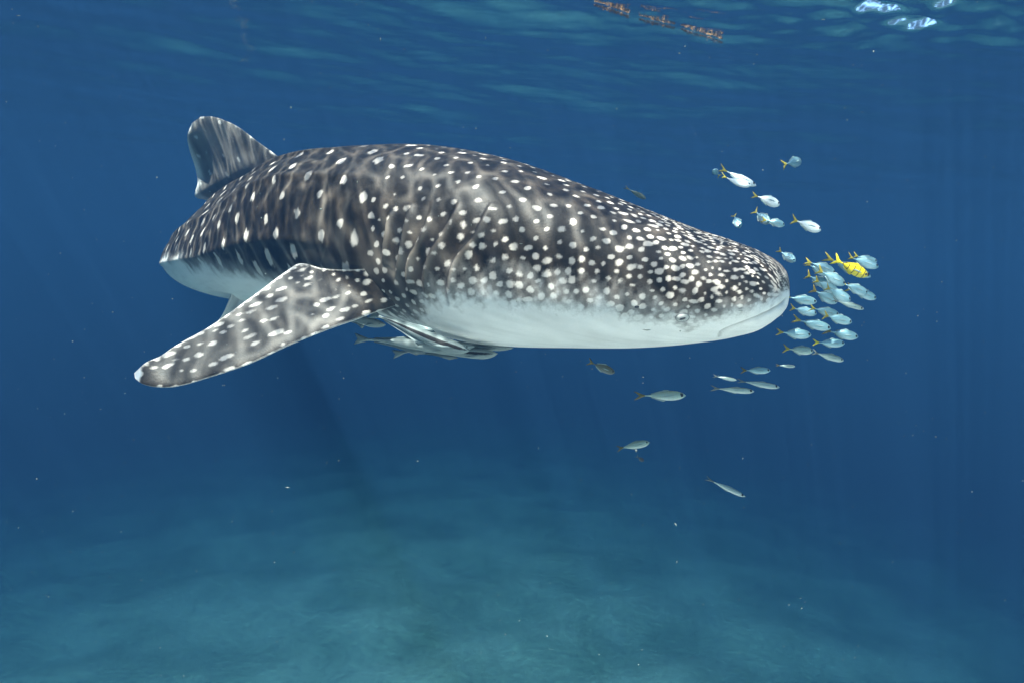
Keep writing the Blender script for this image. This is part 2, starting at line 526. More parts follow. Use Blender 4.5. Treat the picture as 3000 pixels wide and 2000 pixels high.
# dense spots on the head, thrown so that none crowd
tab_d = [0.0, 0.10, 0.30, 0.55, 0.85, 1.15, 1.45, 1.75, 2.1, 9]
tab_s = [0.016, 0.018, 0.022, 0.029, 0.034, 0.038, 0.041, 0.055, 0.095, 0.12]
tab_r = [0.0055, 0.0066, 0.0084, 0.0102, 0.0110, 0.0108, 0.0108, 0.0130, 0.018, 0.018]
spots = []; pts = np.zeros((0, 3)); rad = np.zeros(0)
ring_area = np.interp(ss, ss, Wd + Hh / 2)
pr = ring_area * np.gradient(ss) * (from_snout < 1.46); pr /= pr.sum()
throws = rng.choice(NS, size=60000, p=pr)
for i in throws:
    j = int(rng.integers(NT))
    f = FR[i, j]
    if f > FB[i] + 0.10: continue
    dmin = float(np.interp(from_snout[i], tab_d, tab_s)) * (1.0 + 0.55 * float(smooth(0.50, 0.20, f)) * float(smooth(0.35, 0.8, from_snout[i])))
    if len(pts) and (((pts - P[i, j]) ** 2).sum(1) < dmin * dmin).any(): continue
    pts = np.vstack([pts, P[i, j]])
    spots.append((i, j))
for (i, j) in spots:
    r = float(np.interp(from_snout[i], tab_d, tab_r)) * rng.uniform(0.65, 1.22)
    lon = rng.uniform(0.9, 1.4)
    if rng.random() < 0.05: lon = 1.9
    add_spot(i, j, r * lon, r / lon ** 0.3, rng.uniform(0.72, 1.0), rng.normal(0, 0.25))
# rows of larger spots and pale bars across the trunk
u = 1.52; col = 0
while u < SL - 0.15:
    i = int(np.argmin(np.abs(from_snout - u)))
    g = (np.linalg.norm(np.diff(P[i], axis=0), axis=1)).cumsum(); g = np.concatenate([[0], g])
    half_g = g[NT // 2]
    for side in (0, 1):
        w = 0.05 + (0.0925 if col % 2 else 0.0)
        while w < half_g:
            jj = int(np.argmin(np.abs(g - w))); jj = jj if side == 0 else (NT - jj) % NT
            ii = int(np.argmin(np.abs(from_snout - (u + rng.normal(0, 0.022)))))
            if FR[ii, jj] < FB[ii] + 0.08:
                rr = rng.uniform(0.017, 0.024)
                low = FR[ii, jj]
                add_spot(ii, jj, rr, rr * (1.05 + 1.0 * smooth(0.45, 0.8, low)), rng.uniform(0.8, 1.0), rng.normal(0, 0.2))
            w += 0.185 * rng.uniform(0.9, 1.1)
    u += 0.128 * rng.uniform(0.94, 1.06); col += 1
trunk = smooth(1.45, 1.75, from_snout)[:, None]
phase = from_snout[:, None] / 0.128 + 0.35 + 0.16 * n_a + 0.05 * n_b
bars = np.exp(-((phase - np.round(phase)) / 0.11) ** 2) * np.clip(0.55 + 0.5 * n_a, 0, 1) * smooth(0.12, 0.45, FR)
thin = np.exp(-((wob(P * np.array([1, 1, 0.4]), 2.6, 31)) / 0.05) ** 2) * 0.5
stripe = np.clip(trunk * (0.80 * bars + 0.45 * thin * bars.max()) + (1 - trunk) * (0.16 * np.clip(n_b - 0.2, 0, 1) + 0.18 * thin), 0, 0.9)
gz = (smooth(1.0, 1.25, from_snout) * (1 - smooth(1.75, 1.95, from_snout)))[:, None] * smooth(0.30, 0.75, FR)
stripe = np.clip(stripe + gz * (0.30 + 0.35 * np.clip(n_b, -0.6, 1)) + gill_pale, 0, 0.9)
wobble = 0.035 * n_a + (0.015 + 0.02 * head[:, None]) * n_b + (0.004 + 0.021 * head[:, None]) * n_c
soft = 0.10 - 0.02 * head[:, None]
wide = (0.24 * head + 0.10 * (1 - head))[:, None]
belly = smooth(FB[:, None] - wide, FB[:, None] + 0.05, FR + wobble)
# pale lips and lower jaw
belly = np.maximum(belly, smooth(0.06, 0.015, mouth_d) * 0.6)
# faint long creases and smudges on the belly
around = np.linalg.norm(np.roll(P, -1, 1) - P, axis=-1).cumsum(1)
crease_p = np.stack([from_snout[:, None] * 0.9 + 0 * around, around * 7.0, 0 * around], -1)
cr1, cr2 = wob(crease_p, 1.0, 41, 9), wob(crease_p, 3.2, 42, 9)
line_dark = np.maximum(line_dark, belly * np.clip(0.03 + 0.08 * np.clip(cr1, -0.5, 1) + 0.08 * np.clip(cr2, 0, 1) + 0.04 * n_b, 0, 0.20))
pat = np.stack([np.clip(spot, 0, 1), np.clip(belly, 0, 1), np.clip(line_dark, 0, 1), stripe], -1)

verts = P.reshape(-1, 3)
faces = grid_faces(NS, NT, wrap=True)
faces = np.concatenate([faces[:, ::-1]])
fl = faces.tolist()
verts = np.vstack([verts, C[0], C[-1] + T[-1] * 0.002])
pat_v = np.vstack([pat.reshape(-1, 4), [[0, 0, 0, 0]], [[0, 0.4, 0, 0]]])
i_tail, i_tip = NS * NT, NS * NT + 1
for j in range(NT):
    fl.append((i_tail, j, (j + 1) % NT))
    fl.append((i_tip, (NS - 1) * NT + (j + 1) % NT, (NS - 1) * NT + j))
shark = empty("whale_shark", tuple(C[NS // 2]))
tag(shark, "huge dark whale shark covered in white spots, pale belly, swimming towards the small fish", "whale shark")
mesh_object("body", verts, fl, skin, shark, pat=pat_v)


# ---------------------------------------------------------------- fins
def fin(name, lead, trail, thick, n_span, n_chord, mat, parent, pattern=None, tip_thick=0.25, upside=(0.0, 0.0, 1.0)):
    """A tapered, aerofoil-thick fin lofted between a leading and a trailing edge (root first)."""
    lead, trail = np.array(lead, float), np.array(trail, float)
    q = np.linspace(0, 1, n_span)
    q = 1 - (1 - q) ** 1.25
    L = spline(np.linspace(0, 1, len(lead)), lead, q); Tr = spline(np.linspace(0, 1, len(trail)), trail, q)
    mid = (L + Tr) / 2
    sp_ = np.gradient(mid, axis=0)
    ch = Tr - L
    nr = np.cross(sp_, ch)
    ref = nr[len(nr) // 3]
    if ref @ np.array(upside) < 0: nr, ref = -nr, -ref
    nr[(nr @ ref) < 0] *= -1
    nr = nr / np.maximum(np.linalg.norm(nr, axis=1, keepdims=True), 1e-9)
    for _ in range(4): nr[1:-1] = (nr[:-2] + nr[1:-1] * 2 + nr[2:]) / 4
    nr[-1] = nr[-2]
    nr /= np.linalg.norm(nr, axis=1, keepdims=True)
    cc = (1 - np.cos(np.linspace(0, math.pi, n_chord))) / 2
    prof = 2.3 * (np.sqrt(cc) - cc) * (1 - 0.35 * cc)
    tk = thick * ((1 - q) * (1 - tip_thick) + tip_thick) * np.sqrt(np.clip((1.0 - q) / 0.12, 0.02, 1)) * (1 + 1.3 * np.exp(-q / 0.08))
    mids = L[:, None] + ch[:, None] * cc[None, :, None]
    up = mids + nr[:, None] * (tk[:, None] * prof[None])[..., None]
    dn = mids - nr[:, None] * (tk[:, None] * prof[None])[..., None]
    ring = np.concatenate([up, dn[:, -2:0:-1]], 1)
    m = ring.shape[1]
    v = ring.reshape(-1, 3)
    f = grid_faces(n_span, m, wrap=True).tolist()
    v = np.vstack([v, mids[-1].mean(0), mids[0].mean(0)])
    for j in range(m):
        f.append((n_span * m, (n_span - 1) * m + j, (n_span - 1) * m + (j + 1) % m))
        f.append((n_span * m + 1, (j + 1) % m, j))
    pv_ = None
    if pattern is not None:
        Q = np.repeat(q[:, None], m, 1)
        Cc = np.concatenate([cc, cc[-2:0:-1]])[None, :] * np.ones_like(Q)
        lower = np.concatenate([np.zeros(n_chord), np.ones(n_chord - 2)])[None, :] * np.ones_like(Q)
        pv_ = pattern(Q, Cc, lower, ring).reshape(-1, 4)
        pv_ = np.vstack([pv_, pv_[-1:], pv_[:1]])
    o = mesh_object(name, v, f, mat, parent, pat=pv_)
    return o


def fin_spots(Q, Cc, ring, d, r, seed, stretch, zone=lambda q, c: True):
    g = np.random.default_rng(seed)
    val = np.zeros(Q.shape); pts = np.zeros((0, 3))
    n_s, m = Q.shape
    span = ring[n_s // 2 + 1, 0] - ring[n_s // 2 - 1, 0]; span = span / np.linalg.norm(span)
    nc = wob(ring, 24.0, seed + 1, 9)
    for _ in range(5000):
        i, j = int(g.integers(n_s)), int(g.integers(m))
        if not zone(Q[i, j], Cc[i, j]): continue
        p = ring[i, j]
        if len(pts) and (((pts - p) ** 2).sum(1) < (d * g.uniform(0.85, 1.3)) ** 2).any(): continue
        pts = np.vstack([pts, p])
        D = ring - p
        a = D @ span; w2 = np.maximum((D ** 2).sum(-1) - a * a, 0)
        rr = r * g.uniform(0.7, 1.2); s_ = stretch * g.uniform(0.7, 1.5)
        rad = np.sqrt((a / (rr * s_)) ** 2 + w2 / (rr * 0.8) ** 2) + 0.25 * nc
        val = np.maximum(val, g.uniform(0.6, 1.0) * (1 - smooth(0.55, 1.5, rad)))
    return val


def pectoral_pattern(Q, Cc, lower, ring):
    sv = fin_spots(Q, Cc, ring, 0.037, 0.0116, 5, 1.45, lambda q, c: 0.03 < q < 0.97)
    a = wob(ring, 4.0, 51); b_ = wob(ring, 11.0, 52); c_ = wob(ring, 30.0, 53)
    stripe = np.clip(0.04 * np.clip(b_, 0, 1) + 0.10 * np.clip(c_ - 0.2, 0, 1) + 0.12 * smooth(0.38, 0.12, Cc) * np.clip(0.6 + b_, 0, 1), 0, 0.8)
    bel = lower * 0.9
    bel = np.maximum(bel, smooth(0.925, 0.965, Q + 0.012 * b_))
    bel = np.maximum(bel, smooth(0.955, 0.99, Cc + 0.02 * c_) * 0.55)
    bel = np.maximum(bel, smooth(0.022, 0.0, Cc) * 0.6)
    return np.stack([sv * (1 - lower), bel, 0 * Q, stripe], -1)


def plain_pattern(pale, dark_spots=0.0, seed=70, edge=0.25, d=0.09, r=0.014):
    def f(Q, Cc, lower, ring):
        sv = fin_spots(Q, Cc, ring, d, r, seed, 1.3) * dark_spots if dark_spots else 0 * Q
        a = wob(ring, 5.0, seed + 3); b_ = wob(ring, 14.0, seed + 4)
        rays = np.sin((ring @ np.array([23.0, 31.0, 9.0])) * 2.1 + 2 * a)
        st = np.clip(0.35 * smooth(0.25, 1.0, Q) + 0.45 * np.clip(b_, 0, 1) + 0.05 * rays, 0, 0.85)
        bel = np.clip(pale + edge * smooth(0.80, 1.0, Cc) + 0.4 * edge * smooth(0.85, 1.0, Q) + 0.10 * a, 0, 1)
        return np.stack([sv, bel, 0 * Q, st], -1)
    return f


# right pectoral fin, reaching back and towards the camera
pl = [(1275, 850, 2.46), (1190, 885, 2.47), (1112, 911, 2.47), (1039, 938, 2.40), (962, 965, 2.36), (848, 1011, 2.31), (733, 1064, 2.26), (618, 1103, 2.21), (522, 1130, 2.18), (462, 1133, 2.17), (419, 1124, 2.17), (396, 1108, 2.18)]
pt = [(1195, 775, 2.42), (1110, 785, 2.44), (1020, 790, 2.48), (947, 787, 2.55), (882, 772, 2.60), (836, 797, 2.56), (733, 873, 2.45), (618, 954, 2.35), (518, 1010, 2.27), (470, 1042, 2.23), (427, 1062, 2.20), (393, 1092, 2.19)]
fin("pectoral_fin", [at(*p) for p in pl], [at(*p) for p in pt], 0.030, 170, 70, skin, shark, pectoral_pattern)
# left pectoral fin on the hidden side
i = int(np.argmin(np.abs(from_snout - 1.95)))
o_ = C[i]; tS, tU, tT = S[i], U[i], T[i]
loc = lambda a, s_, u_: o_ + tT * a - tS * s_ + tU * u_
fin("pectoral_fin", [loc(0.25, 0.30, -0.22), loc(0.10, 0.75, -0.27), loc(-0.30, 1.15, -0.34), loc(-0.62, 1.32, -0.38)],
    [loc(-0.22, 0.30, -0.16), loc(-0.30, 0.70, -0.24), loc(-0.50, 1.10, -0.32), loc(-0.66, 1.30, -0.37)], 0.036, 60, 24, skin, shark, pectoral_pattern)

# first dorsal fin: upright plane over the back
dl = [(870, 500, 3.62), (828, 470, 3.76), (790, 441, 3.83), (745, 408, 3.92), (700, 374, 4.02), (655, 352, 4.12), (618, 342, 4.20), (588, 343, 4.27)]
dt = [(655, 640, 4.72), (612, 592, 4.70), (572, 576, 4.72), (579, 532, 4.64), (570, 486, 4.55), (555, 440, 4.46), (549, 400, 4.38), (562, 362, 4.32)]
fin("dorsal_fin", [at(*p) for p in dl], [at(*p) for p in dt], 0.040, 120, 60, skin, shark, plain_pattern(0.30, 0.95, 81, 0.55, 0.13, 0.019))


def frame_at(dist):
    i = int(np.argmin(np.abs(from_snout - dist)))
    return C[i], T[i], S[i], U[i], Hh[i], Wd[i]


def fin_at(name, dist, lead, trail, thick, pattern, n_s=50, n_c=24):
    c0, t, s, u, H, W = frame_at(dist)
    g = lambda p: c0 + t * p[0] + s * p[1] * W + u * p[2] * H / 2 + u * p[3]
    return fin(name, [g(p) for p in lead], [g(p) for p in trail], thick, n_s, n_c, skin, shark, pattern)


# coordinates: along the body, sideways in half widths, up in half heights, plus metres up
d2 = SL - 1.75
fin_at("second_dorsal_fin", d2, [(0.16, 0, 0.85, 0), (0.05, 0, 1, 0.10), (-0.10, 0, 1, 0.22), (-0.18, 0, 1, 0.25)], [(-0.16, 0, 0.85, 0), (-0.15, 0, 1, 0.08), (-0.20, 0, 1, 0.18), (-0.22, 0, 1, 0.235)], 0.02, plain_pattern(0.15, 0, 91))
fin_at("anal_fin", d2, [(0.05, 0, -0.85, 0), (-0.08, 0, -1, -0.10), (-0.18, 0, -1, -0.18), (-0.24, 0, -1, -0.20)], [(-0.20, 0, -0.85, 0), (-0.22, 0, -1, -0.08), (-0.25, 0, -1, -0.16), (-0.26, 0, -1, -0.19)], 0.016, plain_pattern(0.7, 0, 92))
dp = 3.12
for sd in (1, -1):
    fin_at("pelvic_fin", dp, [(0.16, 0.50 * sd, -0.60, 0), (0.10, 0.64 * sd, -0.95, -0.07), (0.02, 0.72 * sd, -1, -0.15), (-0.06, 0.70 * sd, -1, -0.21), (-0.11, 0.64 * sd, -1, -0.235)],
           [(-0.14, 0.16 * sd, -0.75, 0), (-0.16, 0.22 * sd, -1, -0.06), (-0.19, 0.30 * sd, -1, -0.14), (-0.18, 0.44 * sd, -1, -0.205), (-0.14, 0.57 * sd, -1, -0.235)], 0.018, plain_pattern(0.75, 0, 93 + sd))
c0, t, s, u, H, W = frame_at(SL - 0.10)
g = lambda p: c0 + t * p[0] + u * p[1]
fin("tail_fin", [g(p) for p in ((0.35, 0.0), (0.0, 0.18), (-0.35, 0.55), (-0.62, 0.88), (-0.72, 0.98))], [g(p) for p in ((-0.25, -0.04), (-0.32, 0.20), (-0.52, 0.55), (-0.70, 0.85), (-0.75, 0.96))], 0.03, 50, 20, skin, shark, plain_pattern(0.1, 0.5, 97))
fin("tail_fin", [g(p) for p in ((0.35, 0.0), (0.05, -0.24), (-0.15, -0.62), (-0.26, -0.92))], [g(p) for p in ((-0.25, 0.04), (-0.27, -0.22), (-0.28, -0.58), (-0.30, -0.90))], 0.03, 40, 20, skin, shark, plain_pattern(0.1, 0.5, 98))

# ---------------------------------------------------------------- shark's eye and spiracle
eye_skin = plain("eye_lid", (0.22, 0.22, 0.22), 0.5)
eye_white = plain("eye_ball", (0.42, 0.42, 0.41), 0.3, spec=0.4)
pupil_m = plain("pupil", (0.02, 0.022, 0.026), 0.08, spec=0.7)


def disc_dome(name, p, nrm, along, a, b_, h, mat, parent, n_r=8, n_t=24, ring=False):
    """A shallow dome (or a rim when ring) lying on the skin at p, oval a x b."""
    nrm = nrm / np.linalg.norm(nrm); along = along - (along @ nrm) * nrm; along /= np.linalg.norm(along)
    side = np.cross(nrm, along)
    v, f = [], []
    for i in range(n_r + 1):
        t_ = i / n_r
        for k in range(n_t):
            an = 2 * math.pi * k / n_t
            if ring:
                ph_ = 2 * math.pi * i / n_r
                rr = 1.0 + 0.09 * math.cos(ph_); hh = h * math.sin(ph_)
            else:
                rr = math.sin(t_ * math.pi / 2); hh = h * math.cos(t_ * math.pi / 2) - h * 0.25
            v.append(p + along * (a * rr * math.cos(an)) + side * (b_ * rr * math.sin(an)) + nrm * hh)
    f = grid_faces(n_r + 1, n_t, wrap=True).tolist()
    return mesh_object(name, np.array(v), f, mat, parent)


ei, ej = on_skin(1998, 931)
for jj in (ej, (NT - ej) % NT):
    p0, n0 = P[ei, jj], NN[ei, jj]
    eo = disc_dome("eye", p0, n0, T[ei], 0.021, 0.017, 0.012, eye_white, shark)
    disc_dome("eyelid", p0, n0, T[ei], 0.0215, 0.0175, 0.0016, eye_skin, eo, ring=True)
    disc_dome("pupil", p0 + n0 * 0.0098 + U[ei] * 0.0015, n0, T[ei] + 0.3 * U[ei], 0.0105, 0.0045, 0.0030, pupil_m, eo)
si, sj = on_skin(1868, 898)
disc_dome("spiracle", P[si, sj] + NN[si, sj] * 0.0005, NN[si, sj], T[si], 0.008, 0.005, 0.003, pupil_m, shark)
disc_dome("spiracle", P[si, (NT - sj) % NT] + NN[si, (NT - sj) % NT] * 0.0005, NN[si, (NT - sj) % NT], T[si], 0.008, 0.005, 0.003, pupil_m, shark)

# ---------------------------------------------------------------- small fish
def profile_loft(xs, up, dn, wd, n_x=30, n_r=18):
    q = np.linspace(0, 1, n_x); q = (1 - np.cos(q * math.pi)) / 2 * 0.6 + q * 0.4
    a, b_, w = spline(xs, up, q), spline(xs, dn, q), spline(xs, wd, q)
    t_ = np.linspace(0, 2 * math.pi, n_r, endpoint=False)
    z = np.where(np.cos(t_)[None] > 0, np.cos(t_)[None] * a[:, None], np.cos(t_)[None] * b_[:, None])
    y = np.sin(t_)[None] * w[:, None]
    v = np.stack([np.repeat(q[:, None], n_r, 1), y, z], -1).reshape(-1, 3)
    f = grid_faces(n_x, n_r, wrap=True).tolist() + [tuple(range(n_r))[::-1], tuple(range((n_x - 1) * n_r, n_x * n_r))]
    return v, f


def slab(outline, th):
    """A thin fin blade from an (x, z) outline, swollen along its middle."""
    o = np.array(outline, float); c_ = o.mean(0); k = len(o)
    v = [(x, 0.0, z) for x, z in o]
    inner = c_ + (o - c_) * 0.55
    v += [(x, th, z) for x, z in inner] + [(x, -th, z) for x, z in inner] + [(c_[0], th, c_[1]), (c_[0], -th, c_[1])]
    f = []
    for i in range(k):
        j = (i + 1) % k
        f += [(i, j, k + j, k + i), (j, i, 2 * k + i, 2 * k + j), (k + i, k + j, 3 * k), (2 * k + j, 2 * k + i, 3 * k + 1)]
    return np.array(v), f


def ball(n_r=6, n_t=10):
    v = [(math.sin(math.pi * i / n_r) * math.cos(2 * math.pi * k / n_t), math.sin(math.pi * i / n_r) * math.sin(2 * math.pi * k / n_t), math.cos(math.pi * i / n_r)) for i in range(n_r + 1) for k in range(n_t)]
    return np.array(v), grid_faces(n_r + 1, n_t, wrap=True).tolist()


def fish_mat(name, back, side, under, metallic, bars=0.0, bar_col=(0.02, 0.02, 0.02, 1), bar_n=26.0):
    m, n, l, b = new_mat(name)
    tc = n.new("ShaderNodeTexCoord"); sx = n.new("ShaderNodeSeparateXYZ"); l.new(tc.outputs["Object"], sx.inputs[0])
    nz = n.new("ShaderNodeTexNoise"); nz.inputs["Scale"].default_value = 9; nz.inputs["Detail"].default_value = 4
    l.new(tc.outputs["Object"], nz.inputs["Vector"])
    h = n.new("ShaderNodeMath"); h.operation = 'MULTIPLY_ADD'; h.inputs[1].default_value = 0.22; l.new(nz.outputs["Fac"], h.inputs[0]); l.new(sx.outputs[2], h.inputs[2])
    rp = n.new("ShaderNodeValToRGB"); e = rp.color_ramp.elements
    mr = n.new("ShaderNodeMapRange"); mr.inputs[1].default_value = -0.4; mr.inputs[2].default_value = 0.65; l.new(h.outputs[0], mr.inputs[0]); l.new(mr.outputs[0], rp.inputs[0])
    e[0].position = 0.05; e[0].color = under
    e[1].position = 0.95; e[1].color = back
    x = rp.color_ramp.elements.new(0.35); x.color = side
    x = rp.color_ramp.elements.new(0.66); x.color = side
    out = rp.outputs[0]
    if bars:
        wv = n.new("ShaderNodeTexWave"); wv.inputs["Scale"].default_value = bar_n / 6.2832 / 3.18; wv.inputs["Distortion"].default_value = 0.6
        wv.inputs["Scale"].default_value = bar_n / 20.0
        l.new(tc.outputs["Object"], wv.inputs["Vector"])
        cr = n.new("ShaderNodeMapRange"); cr.inputs[1].default_value = 0.88 if bars > 0.9 else 0.80; cr.inputs[2].default_value = 0.99; cr.inputs[4].default_value = bars
        l.new(wv.outputs["Fac"], cr.inputs[0])
        mx = n.new("ShaderNodeMix"); mx.data_type = 'RGBA'; mx.inputs[7].default_value = bar_col
        l.new(cr.outputs[0], mx.inputs[0]); l.new(out, mx.inputs[6]); out = mx.outputs[2]
    l.new(out, b.inputs["Base Color"])
    b.inputs["Metallic"].default_value = metallic
    b.inputs["Roughness"].default_value = 0.30
    v2 = n.new("ShaderNodeTexNoise"); v2.inputs["Scale"].default_value = 22; l.new(tc.outputs["Object"], v2.inputs["Vector"])
    bp = n.new("ShaderNodeBump"); bp.inputs["Strength"].default_value = 0.25; bp.inputs["Distance"].default_value = 0.02
    l.new(v2.outputs["Fac"], bp.inputs["Height"]); l.new(bp.outputs[0], b.inputs["Normal"])
    return m


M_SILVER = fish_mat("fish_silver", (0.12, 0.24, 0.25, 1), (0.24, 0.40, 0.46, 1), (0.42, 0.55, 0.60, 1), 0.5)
M_SUN_GLARE = fish_mat("fish_sun_glare", (0.50, 0.60, 0.62, 1), (0.74, 0.79, 0.80, 1), (0.76, 0.80, 0.82, 1), 0.15)  # sun glare on the upper fish, painted in as paler tones
M_BARRED = fish_mat("fish_barred", (0.13, 0.18, 0.13, 1), (0.26, 0.36, 0.34, 1), (0.42, 0.50, 0.50, 1), 0.35, 0.35, (0.30, 0.34, 0.24, 1), 60.0)
M_GOLD = fish_mat("fish_gold", (0.60, 0.42, 0.008, 1), (0.78, 0.58, 0.008, 1), (0.75, 0.62, 0.05, 1), 0.05, 0.97, (0.03, 0.028, 0.01, 1), 34.0)
M_OLIVE = fish_mat("fish_olive", (0.05, 0.05, 0.02, 1), (0.07, 0.085, 0.065, 1), (0.16, 0.19, 0.19, 1), 0.1)
M_DARK = fish_mat("fish_dark", (0.02, 0.022, 0.03, 1), (0.03, 0.035, 0.045, 1), (0.05, 0.05, 0.06, 1), 0.0)
M_SCAD = fish_mat("fish_scad", (0.11, 0.13, 0.09, 1), (0.34, 0.42, 0.40, 1), (0.48, 0.56, 0.57, 1), 0.4)
T_YELLOW = plain("fin_yellow", (0.24, 0.20, 0.022), 0.5, noise=0.2, scale=8)
T_BRIGHT = plain("fin_bright_yellow", (0.58, 0.48, 0.012), 0.5, noise=0.2, scale=8)
T_OLIVE = plain("fin_olive", (0.11, 0.09, 0.015), 0.5, noise=0.2, scale=8)
T_GREY = plain("fin_grey", (0.12, 0.14, 0.13), 0.5, noise=0.2, scale=8)
FIN_CLEAR = plain("fin_pale", (0.20, 0.28, 0.29), 0.4, noise=0.2, scale=8)

xs = [0, .08, .18, .32, .48, .62, .76, .87, .95, 1.0]
JACK = profile_loft(xs, [.05, .07, .16, .33, .45, .50, .46, .36, .21, .03], [.05, .07, .17, .35, .47, .50, .45, .34, .19, .03], [.10, .14, .26, .40, .48, .5, .48, .40, .25, .04])
SCAD = profile_loft(xs, [.09, .14, .25, .38, .47, .50, .47, .38, .22, .03], [.09, .14, .25, .38, .47, .50, .46, .37, .21, .03], [.12, .18, .30, .42, .49, .5, .47, .40, .26, .04])
TAIL = slab([(0.05, .05), (-0.06, .16), (-0.20, .44), (-0.27, .52), (-0.20, .28), (-0.115, .05), (-0.11, 0.0), (-0.115, -.05), (-0.20, -.28), (-0.27, -.52), (-0.20, -.44), (-0.06, -.16), (0.05, -.05)], 0.05)
DORS = slab([(0.16, .13), (0.30, .29), (0.46, .42), (0.62, .48), (0.56, .58), (0.48, .60), (0.40, .50), (0.28, .38), (0.14, .22)], 0.03)
ANAL = slab([(0.16, -.13), (0.30, -.31), (0.44, -.44), (0.52, -.46), (0.46, -.60), (0.40, -.56), (0.28, -.41), (0.14, -.23)], 0.03)
PECT = slab([(0.74, 0.0), (0.66, .06), (0.52, .04), (0.40, -.10), (0.50, -.09), (0.64, -.08)], 0.04)
EYE = ball()


def shared(name, vf, mat):
    me = bpy.data.meshes.new(name)
    me.from_pydata(vf[0].tolist(), [], vf[1]); me.polygons.foreach_set("use_smooth", [True] * len(me.polygons))
    me.materials.append(mat); me.update()
    return me


_cache = {}


def bent(vf, k):
    v = vf[0].copy(); v[:, 1] += k * np.maximum(0.62 - v[:, 0], 0) ** 2
    return v, vf[1]


BENDS = {(id(o), k): bent(o, k) for o in (JACK, SCAD, TAIL, DORS, ANAL) for k in (-1.3, -0.6, 0.0, 0.7, 1.3)}
_n_fish = [0]


def fish(name, jx, jy, hx, hy, hpx, Yd, label, group=None, cat="fish", body=JACK, mat=M_SILVER, tail=T_YELLOW, dY=0.0, roll=0.0, thick=0.25, small=False, tail_k=1.0):
    a, b_ = at(jx, jy, Yd), at(hx, hy, Yd + dY)
    mid = (a + b_) / 2
    x = b_ - a; L = np.linalg.norm(x); x /= L
    view = mid / np.linalg.norm(mid)
    y = view - (view @ x) * x; y /= np.linalg.norm(y)
    z = np.cross(x, y)
    c_, s_ = math.cos(roll), math.sin(roll)
    y, z = y * c_ - z * s_, z * c_ + y * s_
    H = 0.86 * hpx / F * np.linalg.norm(mid)
    root = bpy.data.objects.new(name, None); root.empty_display_size = 0.02
    M = np.eye(4); M[:3, 0] = x * L; M[:3, 1] = y * H * thick * 2; M[:3, 2] = z * H; M[:3, 3] = a
    root.matrix_world = Matrix(M.tolist()); COL.objects.link(root)
    tag(root, label, cat, group)

    _n_fish[0] += 1
    bend_k = (0.0, 0.7, -0.6, 1.3, -1.3, 0.7, 0.0, -0.6)[_n_fish[0] * 5 % 8]

    def part(nm, vf, m, loc=None, sc=None):
        vf = BENDS.get((id(vf), bend_k), vf)
        key = (nm, id(vf), m.name)
        if key not in _cache: _cache[key] = shared(nm, vf, m)
        o = bpy.data.objects.new(nm, _cache[key]); COL.objects.link(o); o.parent = root
        if loc is not None: o.location = loc
        if sc is not None: o.scale = sc
        return o
    part("body", body, mat)
    part("tail_fin", TAIL, tail, sc=(1.02, 1, 0.92 * tail_k * (0.82 + 0.09 * (_n_fish[0] * 3 % 5))))
    if not small:
        part("dorsal_fin", DORS, FIN_CLEAR if mat is not M_GOLD else T_BRIGHT)
        part("anal_fin", ANAL, FIN_CLEAR if mat is not M_GOLD else T_BRIGHT)
        e_r = 0.048 if body is JACK else 0.038
        for sd in (-1, 1):
            part("eye", EYE, pupil_m, loc=(0.885, sd * 0.335, 0.07), sc=(e_r, 0.09, e_r * L / H))
            part("pectoral_fin", PECT, FIN_CLEAR, loc=(0, sd * 0.49, 0))
    return root


G1 = "jacks gathered above and before the snout"
# the loose string above the head
fish("jack_fish", 2309, 479, 2346, 472, 31, 2.75, "highest small silver fish, alone, nose tilted up, yellow tail", G1, dY=0.10, roll=0.2)
fish("jack_fish", 2103, 512, 2090, 498, 20, 3.3, "tiny bluish fish just behind the tails of the paired bright fish", G1, dY=-0.05, small=True)
fish("jack_fish", 2128, 505, 2215, 545, 29, 2.72, "bright fish half hidden behind the most dazzling white one", G1, mat=M_SUN_GLARE, roll=0.75)
fish("jack_fish", 2127, 527, 2200, 545, 29, 2.62, "most dazzling sunlit white fish, front one of the upper pair", G1, mat=M_SUN_GLARE, roll=0.85)
fish("jack_fish", 2222, 575, 2284, 602, 33, 2.60, "sunlit white fish below the bright pair, raised yellow tail", G1, mat=M_SUN_GLARE, roll=0.6)
fish("jack_fish", 2217, 624, 2254, 655, 30, 2.70, "blue fish nose down, partly behind a smaller silver fish's tail", G1, dY=-0.06, roll=0.1)
fish("jack_fish", 2248, 645, 2299, 661, 24, 2.58, "smaller silver fish overlapping the nose-down blue fish", G1, roll=0.35)
fish("jack_fish", 2336, 649, 2405, 676, 33, 2.58, "plump bright fish swimming alone to the outside of the upper string", G1, mat=M_SUN_GLARE, roll=0.55)
fish("jack_fish", 2151, 634, 2168, 668, 24, 2.85, "slim blue fish diving steeply just above the shark's back", G1, dY=-0.06, roll=0.0)
fish("jack_fish", 2290, 740, 2330, 767, 26, 2.55, "blue fish right over the shark's snout, tail up", G1, dY=-0.05, roll=0.15)
G2 = "tight shoal in front of the snout"
fish("jack_fish", 2512, 752, 2570, 767, 20, 2.72, "uppermost fish of the shoal, behind the silver one at the yellow fish's back", G2, roll=0.3)
fish("jack_fish", 2496, 760, 2574, 783, 28, 2.62, "silver fish just above and beyond the yellow banded fish", G2, roll=0.45)
fish("golden_trevally", 2464, 769, 2541, 810, 33, 2.48, "bright yellow fish with thin black bands", None, mat=M_GOLD, tail=T_BRIGHT, roll=0.15)
fish("jack_fish", 2441, 764, 2551, 812, 30, 2.58, "long silver fish mostly hidden behind the yellow banded fish", G2, roll=0.2)
fish("jack_fish", 2382, 769, 2446, 803, 33, 2.55, "pale upright-tailed fish at the upper shoal edge nearest the snout", G2, roll=0.5)
